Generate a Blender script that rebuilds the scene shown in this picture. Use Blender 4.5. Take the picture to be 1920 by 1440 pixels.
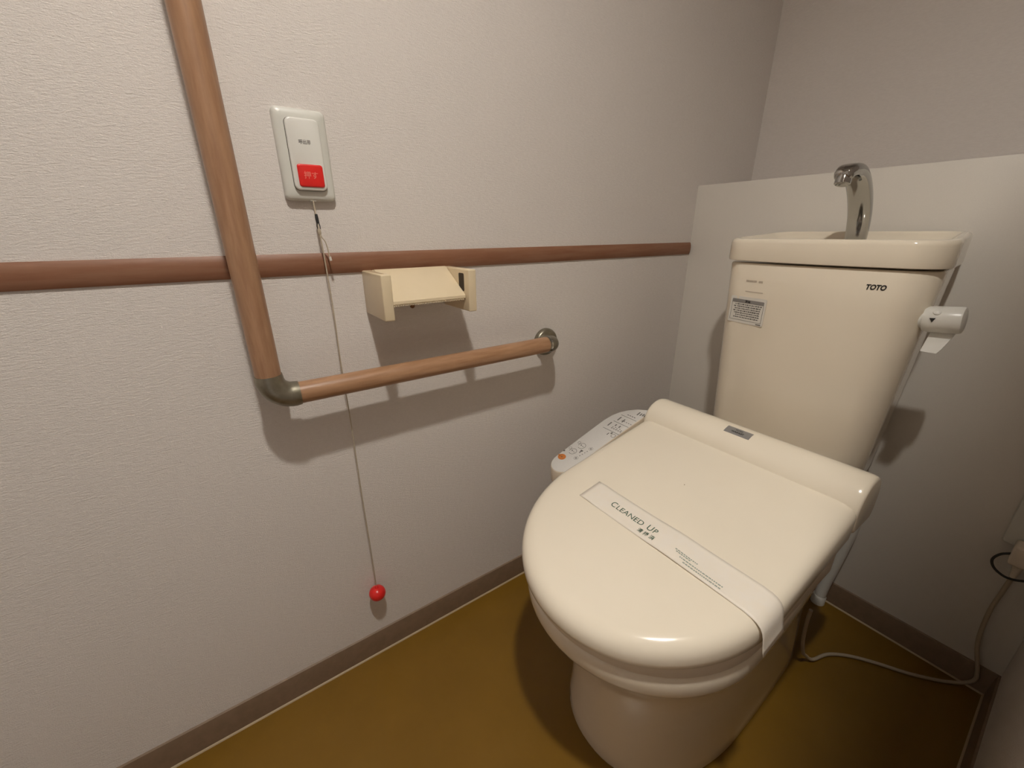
import bpy, bmesh, math
from mathutils import Vector, Matrix

for o in list(bpy.data.objects):
    bpy.data.objects.remove(o, do_unlink=True)
SC = bpy.context.scene
COL = SC.collection
V = Vector

# ------------------------------------------------------------------ camera
YAW, PITCH, ROLL, FPX = 0.966223, 0.356522, -0.00526963, 762.91
cam_d = bpy.data.cameras.new('camera')
cam_d.sensor_width = 36.0
cam_d.sensor_fit = 'HORIZONTAL'
cam_d.lens = FPX / 1920.0 * 36.0
cam_d.clip_start = 0.01
cam = bpy.data.objects.new('camera', cam_d)
COL.objects.link(cam)
fw = V((-math.sin(YAW) * math.cos(PITCH), math.cos(YAW) * math.cos(PITCH), -math.sin(PITCH)))
r0 = fw.cross(V((0, 0, 1))).normalized()
u0 = r0.cross(fw)
c_, s_ = math.cos(ROLL), math.sin(ROLL)
rt = c_ * r0 + s_ * u0
up = -s_ * r0 + c_ * u0
CAM = V((0.737, 0.0, 0.9165))
m = Matrix((rt, up, -fw)).transposed().to_4x4()
m.translation = CAM
cam.matrix_world = m
SC.camera = cam

# ------------------------------------------------------------------ world, exposure
w = bpy.data.worlds.new('dark_hall')
SC.world = w
w.use_nodes = True
w.node_tree.nodes['Background'].inputs[0].default_value = (1.0, 0.92, 0.86, 1)
w.node_tree.nodes['Background'].inputs[1].default_value = 0.32
SC.view_settings.view_transform = 'Standard'
SC.view_settings.look = 'None'
SC.view_settings.gamma = 1.0
SC.view_settings.use_curve_mapping = False
SC.view_settings.exposure = 0.04
LAMP = V((0.775, 0.05, 2.03))       # bulb of the wall lamp above the door
LAMP_STRENGTH = 1230.0
LAMP_COLOR = (1.0, 0.95, 0.87)

# ------------------------------------------------------------------ materials
def mat(name, col, rough=0.5, metal=0.0, coat=0.0, emit=None, estr=0.0, alpha=1.0, spec=0.5):
    mt = bpy.data.materials.new(name)
    mt.use_nodes = True
    b = mt.node_tree.nodes['Principled BSDF']
    b.inputs['Base Color'].default_value = (*col, 1)
    b.inputs['Roughness'].default_value = rough
    b.inputs['Metallic'].default_value = metal
    b.inputs['Coat Weight'].default_value = coat
    b.inputs['Specular IOR Level'].default_value = spec
    b.inputs['Alpha'].default_value = alpha
    if emit:
        b.inputs['Emission Color'].default_value = (*emit, 1)
        b.inputs['Emission Strength'].default_value = estr
    return mt

def nodes(mt):
    return mt.node_tree.nodes, mt.node_tree.links, mt.node_tree.nodes['Principled BSDF']

def add_noise(mt, scale, vec_scale=(1, 1, 1), detail=3.0, bump=0.0, dist=0.001, col2=None, lo=0.35, hi=0.65, rough_bump=0.6):
    n, l, b = nodes(mt)
    tc = n.new('ShaderNodeTexCoord')
    mp = n.new('ShaderNodeMapping')
    mp.inputs['Scale'].default_value = vec_scale
    l.new(tc.outputs['Object'], mp.inputs['Vector'])
    tx = n.new('ShaderNodeTexNoise')
    tx.inputs['Scale'].default_value = scale
    tx.inputs['Detail'].default_value = detail
    tx.inputs['Roughness'].default_value = rough_bump
    l.new(mp.outputs[0], tx.inputs['Vector'])
    if col2:
        rp = n.new('ShaderNodeValToRGB')
        rp.color_ramp.elements[0].position = lo
        rp.color_ramp.elements[1].position = hi
        rp.color_ramp.elements[0].color = b.inputs['Base Color'].default_value[:]
        rp.color_ramp.elements[1].color = (*col2, 1)
        l.new(tx.outputs['Fac'], rp.inputs['Fac'])
        l.new(rp.outputs[0], b.inputs['Base Color'])
    if bump:
        bp = n.new('ShaderNodeBump')
        bp.inputs['Strength'].default_value = bump
        bp.inputs['Distance'].default_value = dist
        prev = b.inputs['Normal'].links[0].from_socket if b.inputs['Normal'].links else None
        if prev:
            l.new(prev, bp.inputs['Normal'])
        l.new(tx.outputs['Fac'], bp.inputs['Height'])
        l.new(bp.outputs[0], b.inputs['Normal'])
    return mt

WALL_C = (0.735, 0.685, 0.645)
M = {}
M['wall'] = mat('wallpaper', WALL_C, 0.62, spec=0.3)
add_noise(M['wall'], 110, (1, 1, 4.0), 4, 0.9, 0.0011, (0.77, 0.72, 0.68))
add_noise(M['wall'], 520, (1, 1, 1.6), 2, 1.0, 0.0007)
M['panel'] = mat('laminate_panel', (0.70, 0.66, 0.60), 0.42, spec=0.35)
add_noise(M['panel'], 600, (1, 1, 1), 2, 0.25, 0.0003, (0.72, 0.68, 0.62))
M['ceiling'] = mat('ceiling_paper', (0.76, 0.72, 0.68), 0.7)
add_noise(M['ceiling'], 120, (1, 1, 1), 3, 0.4, 0.001)
M['floor'] = mat('ochre_vinyl', (0.185, 0.096, 0.0085), 0.33, spec=0.4)
add_noise(M['floor'], 7, (1, 1, 1), 4, 0.0, 0.001, (0.205, 0.108, 0.011))
add_noise(M['floor'], 320, (1, 1, 1), 2, 0.12, 0.0004)
M['base'] = mat('brown_vinyl_baseboard', (0.20, 0.135, 0.085), 0.5)
add_noise(M['base'], 60, (1, 1, 1), 3, 0.1, 0.0005, (0.23, 0.155, 0.10))
M['caulk'] = mat('pale_caulk', (0.42, 0.32, 0.20), 0.5)
M['rail'] = mat('brown_trim_wood', (0.225, 0.095, 0.048), 0.5)
add_noise(M['rail'], 40, (1, 0.25, 3), 4, 0.1, 0.0005, (0.27, 0.132, 0.075))
M['bar'] = mat('bar_wood', (0.33, 0.175, 0.09), 0.38, coat=0.15)
add_noise(M['bar'], 45, (3, 0.35, 3), 5, 0.12, 0.0005, (0.43, 0.245, 0.135))
M['barv'] = mat('bar_wood_upright', (0.31, 0.165, 0.09), 0.38, coat=0.15)
add_noise(M['barv'], 45, (3, 3, 0.35), 5, 0.12, 0.0005, (0.40, 0.23, 0.13))
M['bronze'] = mat('grey_bronze_metal', (0.26, 0.24, 0.185), 0.36, 0.85)
add_noise(M['bronze'], 90, (1, 1, 1), 2, 0.05, 0.0003, (0.31, 0.285, 0.225))
M['ceramic'] = mat('ivory_ceramic', (0.82, 0.735, 0.60), 0.09, coat=0.3)
add_noise(M['ceramic'], 9, (1, 1, 1), 2, 0.0, 0.001, (0.835, 0.75, 0.615))
M['lid'] = mat('ivory_plastic', (0.90, 0.82, 0.68), 0.16, coat=0.15)
add_noise(M['lid'], 12, (1, 1, 1), 2, 0.0, 0.001, (0.91, 0.83, 0.69))
M['unit'] = mat('ivory_plastic_unit', (0.72, 0.63, 0.51), 0.3)
add_noise(M['unit'], 12, (1, 1, 1), 2, 0.0, 0.001, (0.74, 0.65, 0.53))
M['holder'] = mat('cream_plastic', (0.72, 0.60, 0.41), 0.32)
add_noise(M['holder'], 30, (1, 1, 1), 2, 0.02, 0.0003, (0.735, 0.615, 0.425))
M['white'] = mat('white_plastic', (0.74, 0.73, 0.68), 0.28)
add_noise(M['white'], 30, (1, 1, 1), 2, 0.0, 0.001, (0.755, 0.745, 0.70))
M['plate'] = mat('pale_grey_plastic', (0.66, 0.655, 0.60), 0.32)
add_noise(M['plate'], 30, (1, 1, 1), 2, 0.0, 0.001, (0.675, 0.67, 0.62))
M['red'] = mat('red_plastic', (0.70, 0.018, 0.016), 0.28)
add_noise(M['red'], 40, (1, 1, 1), 2, 0.0, 0.001, (0.74, 0.022, 0.018))
M['pinkprint'] = mat('pink_print', (0.85, 0.22, 0.17), 0.4)
M['cord'] = mat('beige_string', (0.42, 0.35, 0.26), 0.85)
add_noise(M['cord'], 900, (1, 1, 1), 2, 0.4, 0.0004, (0.52, 0.44, 0.33))
M['black'] = mat('black_print', (0.015, 0.014, 0.013), 0.5)
M['dark'] = mat('dark_void', (0.03, 0.02, 0.012), 0.7)
M['greyprint'] = mat('grey_print', (0.25, 0.235, 0.22), 0.5)
M['faint'] = mat('faint_print', (0.52, 0.44, 0.35), 0.5)
M['midprint'] = mat('mid_print', (0.13, 0.12, 0.11), 0.5)
M['sticker'] = mat('white_sticker', (0.72, 0.69, 0.63), 0.3)
M['badge'] = mat('silver_badge', (0.36, 0.35, 0.34), 0.35, 0.4)
M['chrome'] = mat('chrome', (0.45, 0.45, 0.44), 0.06, 1.0)
M['panelgrey'] = mat('pale_grey_face', (0.66, 0.64, 0.61), 0.3)
add_noise(M['panelgrey'], 800, (1, 1, 1), 1, 0.0, 0.001, (0.70, 0.68, 0.65))
M['orange'] = mat('orange_print', (0.60, 0.20, 0.045), 0.45)
M['green'] = mat('green_print', (0.12, 0.22, 0.15), 0.6)
M['palegreen'] = mat('pale_green_print', (0.34, 0.39, 0.33), 0.6)
M['paper'] = mat('thin_white_paper', (0.90, 0.83, 0.72), 0.45, alpha=1.0)
add_noise(M['paper'], 60, (1, 1, 1), 3, 0.1, 0.0004, (0.90, 0.84, 0.75))
M['door'] = mat('brown_door', (0.22, 0.13, 0.075), 0.5)
add_noise(M['door'], 12, (4, 4, 0.5), 4, 0.05, 0.0006, (0.27, 0.165, 0.095))
M['cable'] = mat('beige_cable', (0.40, 0.33, 0.24), 0.5)
M['blackcable'] = mat('black_cable', (0.02, 0.018, 0.016), 0.5)
M['bulb'] = mat('bulb_glow', (1, 1, 1), 0.5, emit=LAMP_COLOR, estr=LAMP_STRENGTH)
M['grooveshade'] = mat('cream_groove_shade', (0.45, 0.34, 0.21), 0.5)  # darker cream, paints the shade of the recess on the holder arm
M['stain'] = mat('rust_stain', (0.20, 0.085, 0.025), 0.5)

# ------------------------------------------------------------------ helpers
def mesh_obj(name, bm, mt, parent=None, smooth=True, angle=40):
    bmesh.ops.recalc_face_normals(bm, faces=bm.faces)
    me = bpy.data.meshes.new(name)
    bm.to_mesh(me)
    bm.free()
    if smooth:
        for p in me.polygons:
            p.use_smooth = True
        me.set_sharp_from_angle(angle=math.radians(angle))
    me.materials.append(mt)
    o = bpy.data.objects.new(name, me)
    COL.objects.link(o)
    if parent:
        attach(o, parent)
    return o

def world_loc(p):
    l = V(p.location)
    while p.parent:
        p = p.parent
        l = l + V(p.location)
    return l

def attach(o, parent):
    o.parent = parent
    if parent.type == 'EMPTY':
        o.matrix_parent_inverse = Matrix.Translation(-V(parent.location))

def tag(o, label=None, cat=None, group=None, kind=None):
    if label: o['label'] = label
    if cat: o['category'] = cat
    if group: o['group'] = group
    if kind: o['kind'] = kind
    return o

def thing(name, loc, label, cat, group=None):
    e = bpy.data.objects.new(name, None)
    e.location = loc
    e.empty_display_size = 0.05
    COL.objects.link(e)
    return tag(e, label, cat, group)

def box_bm(x0, x1, y0, y1, z0, z1, bev=0.0, seg=3, bm=None):
    b = bmesh.new()
    vs = [b.verts.new((x, y, z)) for x in (x0, x1) for y in (y0, y1) for z in (z0, z1)]
    for f in ((0, 1, 3, 2), (4, 6, 7, 5), (0, 4, 5, 1), (2, 3, 7, 6), (0, 2, 6, 4), (1, 5, 7, 3)):
        b.faces.new([vs[i] for i in f])
    if bev:
        bmesh.ops.bevel(b, geom=list(b.edges), offset=bev, segments=seg, profile=0.5, affect='EDGES')
    if bm is None:
        return b
    return merge(bm, b)

def merge(a, b):
    mp = {v: a.verts.new(v.co) for v in b.verts}
    for f in b.faces:
        a.faces.new([mp[v] for v in f.verts])
    b.free()
    return a

def loft(rings, cap0=True, cap1=True, closed=True, bm=None):
    b = bm or bmesh.new()
    R_ = [[b.verts.new(p) for p in r] for r in rings]
    n = len(R_[0])
    for i in range(len(R_) - 1):
        for j in range(n if closed else n - 1):
            k = (j + 1) % n
            b.faces.new((R_[i][j], R_[i][k], R_[i + 1][k], R_[i + 1][j]))
    if cap0 and closed: b.faces.new(R_[0][::-1])
    if cap1 and closed: b.faces.new(R_[-1])
    return b

def catmull(pts, per=8):
    P = [V(p) for p in pts]
    P = [2 * P[0] - P[1]] + P + [2 * P[-1] - P[-2]]
    out = []
    for i in range(1, len(P) - 2):
        a, b, c, d = P[i - 1:i + 3]
        for k in range(per):
            t = k / per
            out.append(0.5 * ((2 * b) + (c - a) * t + (2 * a - 5 * b + 4 * c - d) * t * t + (3 * b - a - 3 * c + d) * t ** 3))
    out.append(P[-2])
    return out

def tube(path, rad, n=14, bm=None, caps=True):
    path = [V(p) for p in path]
    if not hasattr(rad, '__len__'):
        rad = [rad] * len(path)
    T = []
    for i in range(len(path)):
        a = path[max(i - 1, 0)]; b = path[min(i + 1, len(path) - 1)]
        T.append((b - a).normalized())
    ref = V((0, 0, 1)) if abs(T[0].z) < 0.9 else V((1, 0, 0))
    nrm = (ref - T[0] * ref.dot(T[0])).normalized()
    rings = []
    for i, p in enumerate(path):
        nrm = (nrm - T[i] * nrm.dot(T[i])).normalized()
        bi = T[i].cross(nrm)
        rings.append([p + rad[i] * (math.cos(2 * math.pi * k / n) * nrm + math.sin(2 * math.pi * k / n) * bi) for k in range(n)])
    return loft(rings, caps, caps, True, bm)

def lathe(prof, center, axis, n=32, bm=None, cap0=True):
    """prof: list of (radius, along axis)"""
    ax = V(axis).normalized()
    ref = V((0, 0, 1)) if abs(ax.z) < 0.9 else V((1, 0, 0))
    a = (ref - ax * ref.dot(ax)).normalized(); b = ax.cross(a)
    c = V(center)
    rings = [[c + ax * h + max(r, 1e-5) * (math.cos(2 * math.pi * k / n) * a + math.sin(2 * math.pi * k / n) * b) for k in range(n)] for r, h in prof]
    return loft(rings, cap0, True, True, bm)

class Frame:
    def __init__(s, o, u, v):
        s.o, s.u = V(o), V(u).normalized()
        vv = V(v); vv = vv - s.u * vv.dot(s.u)
        s.v = vv.normalized(); s.n = s.u.cross(s.v)
    def p(s, a, b, h=0.0):
        return s.o + s.u * a + s.v * b + s.n * h

def slab(fr, pts, h0, h1, bm=None):
    return loft([[fr.p(x, y, h0) for x, y in pts], [fr.p(x, y, h1) for x, y in pts]], True, True, True, bm)

def rrect(w, h, r, n=6, cx=0, cy=0):
    out = []
    for sx, sy, a0 in ((1, 1, 0), (-1, 1, 90), (-1, -1, 180), (1, -1, 270)):
        for k in range(n + 1):
            a = math.radians(a0 + 90 * k / n)
            out.append((cx + sx * (w / 2 - r) + r * math.cos(a), cy + sy * (h / 2 - r) + r * math.sin(a)))
    return out

def circ(r, cx=0, cy=0, n=20, rx=None):
    return [(cx + (rx or r) * math.cos(2 * math.pi * k / n), cy + r * math.sin(2 * math.pi * k / n)) for k in range(n)]

def ring_slab(fr, r0, r1, cx, cy, h0, h1, n=24, bm=None, a0=0, a1=360):
    b = bm or bmesh.new()
    rings = []
    for k in range(n + 1):
        a = math.radians(a0 + (a1 - a0) * k / n)
        c, s = math.cos(a), math.sin(a)
        rings.append([fr.p(cx + r0 * c, cy + r0 * s, h0), fr.p(cx + r1 * c, cy + r1 * s, h0), fr.p(cx + r1 * c, cy + r1 * s, h1), fr.p(cx + r0 * c, cy + r0 * s, h1)])
    return loft(rings, True, True, True, b)

def domed(fr, outline_fn, steps, bm=None, cap0=True):
    """rings of an outline: steps = [(inset, height)], outline_fn(inset) -> 2-D points"""
    return loft([[fr.p(x, y, h) for x, y in outline_fn(i)] for i, h in steps], cap0, True, True, bm)

def text_mesh(s, size, fr, a, b, h=0.0003, shear=0.0, bold=0.0, align='CENTER', sx=1.0, thick=0.0001):
    cu = bpy.data.curves.new('t', 'FONT')
    cu.body = s
    cu.size = size
    cu.align_x = align
    cu.align_y = 'CENTER'
    cu.shear = shear
    cu.offset = bold
    cu.extrude = thick
    cu.resolution_u = 4
    ob = bpy.data.objects.new('t', cu)
    COL.objects.link(ob)
    dg = bpy.context.evaluated_depsgraph_get()
    ev = ob.evaluated_get(dg)
    me = bpy.data.meshes.new_from_object(ev)
    bpy.data.objects.remove(ob, do_unlink=True)
    bpy.data.curves.remove(cu)
    bm = bmesh.new()
    bm.from_mesh(me)
    bpy.data.meshes.remove(me)
    for v in bm.verts:
        v.co = fr.p(a + v.co.x * sx, b + v.co.y, h + v.co.z)
    return bm

def flat(name, bm, mt, parent):
    return mesh_obj(name, bm, mt, parent, smooth=False)

# ------------------------------------------------------------------ room shell
YF, YB, YU, XR, ZC = -0.86, 1.1447, 1.425, 0.836, 2.32
LZ = 1.036       # top of the boxed-out lower back wall
def struct(name, bm, mt, label=None, cat=None):
    o = mesh_obj(name, bm, mt, None, smooth=True, angle=30)
    return tag(o, label, cat, None, 'structure')

floor = struct('floor', box_bm(0, XR, YF, YB, -0.05, 0.0), M['floor'], 'ochre vinyl floor around the toilet', 'floor')
wall_left = struct('wall_left', box_bm(-0.06, 0, YF, YU, -0.05, ZC), M['wall'], 'cream textured wallpaper wall with the handrail on it', 'wall')
wall_back = struct('wall_back', box_bm(0, XR, YU, YU + 0.06, 1.0, ZC), M['wall'], 'set-back upper wallpaper wall above the tank ledge', 'wall')
wall_low = struct('wall_back_lower', box_bm(0, XR, YB, YU + 0.06, -0.05, LZ, 0.0012, 2), M['panel'], 'boxed-out smooth lower wall panel behind the toilet tank', 'wall')
wall_right = struct('wall_right', merge(merge(box_bm(XR, XR + 0.06, -0.06, YU, -0.05, ZC), box_bm(XR, XR + 0.06, YF, -0.76, -0.05, ZC)), box_bm(XR, XR + 0.06, -0.76, -0.06, 1.86, ZC)), M['wall'], 'wallpaper wall at the right edge beside the toilet', 'wall')
wall_front = struct('wall_front', box_bm(0, XR, YF - 0.06, YF, -0.05, ZC), M['wall'], 'wallpaper wall behind the camera facing the toilet', 'wall')
ceiling = struct('ceiling', box_bm(-0.06, XR + 0.06, YF - 0.06, YU + 0.06, ZC, ZC + 0.05), M['ceiling'], 'pale papered ceiling of the small room', 'ceiling')

def baseboard(name, pts_dir, label):
    (x0, y0), (x1, y1), nx, ny = pts_dir
    prof = [(0, 0), (0.0075, 0), (0.0072, 0.012), (0.0055, 0.05), (0.0035, 0.059), (0.0, 0.0605)]
    r = []
    for (x, y) in ((x0, y0), (x1, y1)):
        r.append([V((x + nx * a, y + ny * a, z)) for a, z in prof])
    o = struct(name, loft(r), M['base'], label, 'baseboard')
    cp = [(0.0, 0.0), (0.0105, 0.0), (0.0095, 0.0018), (0.0073, 0.0032), (0.0, 0.0032)]
    r = []
    for (x, y) in ((x0, y0), (x1, y1)):
        r.append([V((x + nx * a, y + ny * a, z)) for a, z in cp])
    mesh_obj('caulk_bead', loft(r), M['caulk'], o)
    return o
baseboard('baseboard_left', ((0, YF), (0, YB), 1, 0), 'brown vinyl baseboard below the handrail wall')
baseboard('baseboard_back', ((0, YB), (XR, YB), 0, -1), 'brown vinyl baseboard below the back panel')
baseboard('baseboard_right', ((XR, YB), (XR, 0.12), -1, 0), 'brown vinyl baseboard at the right wall')

# brown chair rail on the left wall
prof = [(0, 0.8545), (0.0025, 0.8545), (0.0045, 0.858), (0.0062, 0.864), (0.0066, 0.871), (0.0062, 0.878), (0.0045, 0.884), (0.0025, 0.887), (0, 0.887)]
rl = [[V((x, y, z)) for x, z in prof] for y in (YF, 1.1405)]
struct('trim_1', loft(rl), M['rail'], 'brown wooden rail running along the left wall', 'rail')

# open door in the right wall, behind the camera
door = tag(mesh_obj('door_1', box_bm(XR + 0.062, XR + 0.76, -0.80, -0.768, 0.012, 1.85, 0.002, 2), M['door']), 'brown flush door swung open outside the right wall', 'door', None, 'structure')
mesh_obj('door_frame', merge(merge(box_bm(XR - 0.008, XR + 0.061, -0.785, -0.7605, 0, 1.885, 0.002), box_bm(XR - 0.008, XR + 0.061, -0.0595, -0.035, 0, 1.885, 0.002)), box_bm(XR - 0.008, XR + 0.061, -0.785, -0.035, 1.8605, 1.885, 0.002)), M['door'], door)
hb = lathe([(0.024, 0), (0.024, 0.006), (0.009, 0.008), (0.009, 0.03)], (XR + 0.70, -0.768, 0.95), (0, 1, 0), 20)
tube([(XR + 0.70, -0.738, 0.95), (XR + 0.66, -0.736, 0.95), (XR + 0.60, -0.74, 0.95)], 0.008, 10, hb)
mesh_obj('door_handle', hb, M['chrome'], door)

# ------------------------------------------------------------------ wall lamp (out of frame, above the door)
lamp = thing('wall_lamp', (XR, LAMP.y, LAMP.z), 'small bracket lamp high on the right wall above the door', 'lamp')
mesh_obj('mount', box_bm(XR - 0.012, XR - 0.0005, LAMP.y - 0.03, LAMP.y + 0.03, LAMP.z - 0.01, LAMP.z + 0.09, 0.003, 3), M['white'], lamp)
R_B = 0.036
mesh_obj('lamp_housing', lathe([(R_B + 0.0006, 0.010), (R_B + 0.0008, -0.0165), (R_B + 0.004, -0.0175), (R_B + 0.006, -0.014), (R_B + 0.006, 0.065), (R_B, 0.078), (0.012, 0.082)], LAMP, (0, 0, 1), 32, None, False), M['white'], lamp)
mesh_obj('diffuser', lathe([(R_B, 0.002), (R_B, -0.001), (R_B - 0.004, -0.003)], LAMP, (0, 0, 1), 32), M['bulb'], lamp)

# ------------------------------------------------------------------ unseen block added on the right wall to shade the lower right corner
sh = thing('shade_block', (XR, 0.31, 1.02), 'unseen ivory block added on the right wall to shade the lower right corner', 'shade blocker')
mesh_obj('body', box_bm(0.757, XR - 0.0005, 0.22, 0.40, 1.02, 1.76, 0.002, 2), M['unit'], sh)
cd_ = mesh_obj('shade_block_front', box_bm(0.744, 0.7565, 0.222, 0.398, 1.022, 1.758, 0.002, 2), M['unit'], sh)
mesh_obj('block_knob', lathe([(0.006, 0.0), (0.005, 0.006), (0.009, 0.012), (0.009, 0.018), (0.005, 0.021)], (0.744, 0.24, 1.25), (-1, 0, 0), 16), M['chrome'], cd_)

# ------------------------------------------------------------------ handrail
BX = 0.058
hr = thing('handrail', (0, 0.027, 0.682), 'L-shaped wooden handrail with metal elbow on the left wall', 'handrail')
mesh_obj('upright_bar', tube([(BX, 0.027, 0.712), (BX, 0.027, 1.40)], 0.0175, 32), M['barv'], hr)
mesh_obj('level_bar', tube([(BX, 0.060, 0.6825), (BX, 0.5655, 0.6825)], 0.0172, 32), M['bar'], hr)
# elbow
ep = []
R_E = 0.030
for k in range(13):
    a = math.radians(180 + 90 * k / 12)
    ep.append(V((BX, 0.027 + R_E + R_E * math.cos(a), 0.6825 + R_E + R_E * math.sin(a))))
ep = [V((BX, 0.027, 0.719))] + ep + [V((BX, 0.064, 0.6825))]
eb = tube(ep, [0.0186] + [0.0195] * 13 + [0.0186], 32)
elbow = mesh_obj('elbow_joint', eb, M['bronze'], hr)
mesh_obj('elbow_stem', tube([(0.0, 0.040, 0.668), (BX - 0.004, 0.037, 0.688)], 0.0105, 18), M['bronze'], elbow)
mesh_obj('elbow_flange', lathe([(0.0165, 0.0), (0.0165, 0.003), (0.014, 0.006), (0.0105, 0.007)], (0.0, 0.040, 0.668), (1, 0, 0), 28), M['bronze'], elbow)
# far end bracket
bp = catmull([(BX, 0.562, 0.6825), (BX, 0.570, 0.6822), (0.053, 0.580, 0.681), (0.038, 0.590, 0.678), (0.012, 0.594, 0.675), (0.0, 0.594, 0.675)], 6)
br = mesh_obj('end_bracket', tube(bp, 0.0176, 28), M['bronze'], hr)
mesh_obj('bracket_flange', lathe([(0.0325, 0.0), (0.0325, 0.006), (0.0312, 0.010), (0.028, 0.013), (0.018, 0.014)], (0, 0.604, 0.6715), (1, 0, 0), 40), M['bronze'], br)
mesh_obj('bracket_ring', tube([(BX, 0.5645, 0.6825), (BX, 0.5680, 0.6823)], 0.0184, 28), M['chrome'], br)
# top bracket (above the frame)
tp = catmull([(BX, 0.027, 1.398), (BX, 0.027, 1.415), (0.046, 0.027, 1.432), (0.02, 0.027, 1.44), (0.0, 0.027, 1.44)], 6)
tb = mesh_obj('end_bracket', tube(tp, 0.0188, 24), M['bronze'], hr)
mesh_obj('bracket_flange', lathe([(0.0305, 0.0), (0.0305, 0.004), (0.029, 0.010), (0.024, 0.016), (0.018, 0.02)], (0, 0.027, 1.44), (1, 0, 0), 32), M['bronze'], tb)

# ------------------------------------------------------------------ emergency call button
PC = V((0, 0.1360, 1.0228))
fr = Frame(PC, (0, 1, 0), (0, 0, 1))          # n = +x
cb = thing('call_button', PC, 'white emergency call switch with a red push button and pull cord', 'call button')
def pl_out(i): return rrect(0.070 - 2 * i, 0.120 - 2 * i, max(0.0075 - i * 0.35, 0.003), 6)
plate = mesh_obj('wall_plate', domed(fr, pl_out, [(0, 0.0003), (0.0, 0.0068), (0.0010, 0.0092), (0.0032, 0.0108), (0.008, 0.0120), (0.012, 0.0122)]), M['plate'], cb)
IC = (0.0012, 0.0003)
def in_out(i): return rrect(0.0445 - 2 * i, 0.093 - 2 * i, 0.0075 - i * 0.6, 7, IC[0], IC[1])
flat('gap', slab(fr, in_out(-0.0006), 0.0121, 0.0126), M['dark'], plate)
ins = mesh_obj('switch_cover', domed(fr, in_out, [(0, 0.0123), (0.0, 0.0165), (0.0006, 0.0175), (0.002, 0.0180)]), M['white'], cb)
def rb_out(i): return rrect(0.0345 - 2 * i, 0.0300 - 2 * i, 0.0035 - i * 0.5, 5, 0.0025, -0.0268)
mesh_obj('push_button', domed(fr, rb_out, [(0, 0.0178), (0, 0.0188), (0.0006, 0.0196), (0.002, 0.0200)]), M['red'], cb)
flat('lettering', text_mesh('呼出用', 0.0062, fr, 0.0008, 0.0165, 0.0182, bold=0.00018, sx=0.86), M['greyprint'], ins)
flat('lettering', text_mesh('押す', 0.0105, fr, 0.0025, -0.0268, 0.0202, bold=0.0001, sx=0.95), M['pinkprint'], cb)
mesh_obj('cord_outlet', box_bm(0.0035, 0.0090, PC.y - 0.002, PC.y + 0.006, PC.z - 0.0604, PC.z - 0.0575, 0.0005, 2), M['plate'], cb)
cy = PC.y + 0.0015
cordx = 0.024
cpath = catmull([(0.008, cy, PC.z - 0.058), (0.012, cy, 0.952), (0.016, cy - 0.0005, 0.935), (0.020, cy, 0.915), (cordx, cy + 0.0003, 0.88), (cordx, cy + 0.0012, 0.80), (cordx, cy - 0.0002, 0.70), (cordx, cy + 0.0008, 0.60), (cordx, cy, 0.45), (cordx, cy + 0.0005, 0.30), (cordx, cy, 0.205)], 8)
mesh_obj('pull_cord', tube(cpath, 0.00095, 8), M['cord'], cb)
clip = mesh_obj('cord_clip', tube([(0.0155, cy - 0.0002, 0.944), (0.0165, cy - 0.0002, 0.938), (0.0175, cy, 0.931)], [0.0019, 0.0024, 0.0022], 10), M['black'], cb)
mesh_obj('clip_prong', tube([(0.0175, cy - 0.0014, 0.932), (0.0180, cy - 0.0020, 0.927), (0.0185, cy - 0.0014, 0.922)], 0.0007, 6), M['black'], clip)
mesh_obj('clip_prong', tube([(0.0175, cy + 0.0014, 0.932), (0.0180, cy + 0.0022, 0.927), (0.0185, cy + 0.0018, 0.922)], 0.0007, 6), M['black'], clip)
tail = mesh_obj('cord_tail', tube(catmull([(0.019, cy, 0.917), (0.020, cy + 0.002, 0.911), (0.021, cy + 0.0055, 0.905), (0.021, cy + 0.0075, 0.896), (0.021, cy + 0.0085, 0.886), (0.021, cy + 0.0095, 0.880)], 5), 0.0009, 8), M['cord'], cb)
mesh_obj('cord_knot', lathe([(0.0006, 0.011), (0.0022, 0.008), (0.0026, 0.004), (0.0018, 0.0), (0.0008, -0.001)], (0.019, cy, 0.914), (0, 0, 1), 10), M['cord'], cb)
mesh_obj('tail_tip', tube([(0.021, cy + 0.0092, 0.882), (0.021, cy + 0.0099, 0.876)], 0.0018, 8), M['sticker'], tail)
# red pull ball, slightly tilted capsule
BR = 0.0172
bprof = [(BR * math.sin(math.pi * k / 16), -BR * 0.92 * math.cos(math.pi * k / 16)) for k in range(17)]
mesh_obj('pull_ball', lathe(bprof, (cordx, cy, 0.1905), (0, 0.35, 1), 28), M['red'], cb)
mesh_obj('ball_collar', lathe([(0.0045, -0.002), (0.004, 0.002), (0.0022, 0.0045)], (cordx, cy, 0.2065), (0, 0, 1), 14), M['red'], cb)

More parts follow.
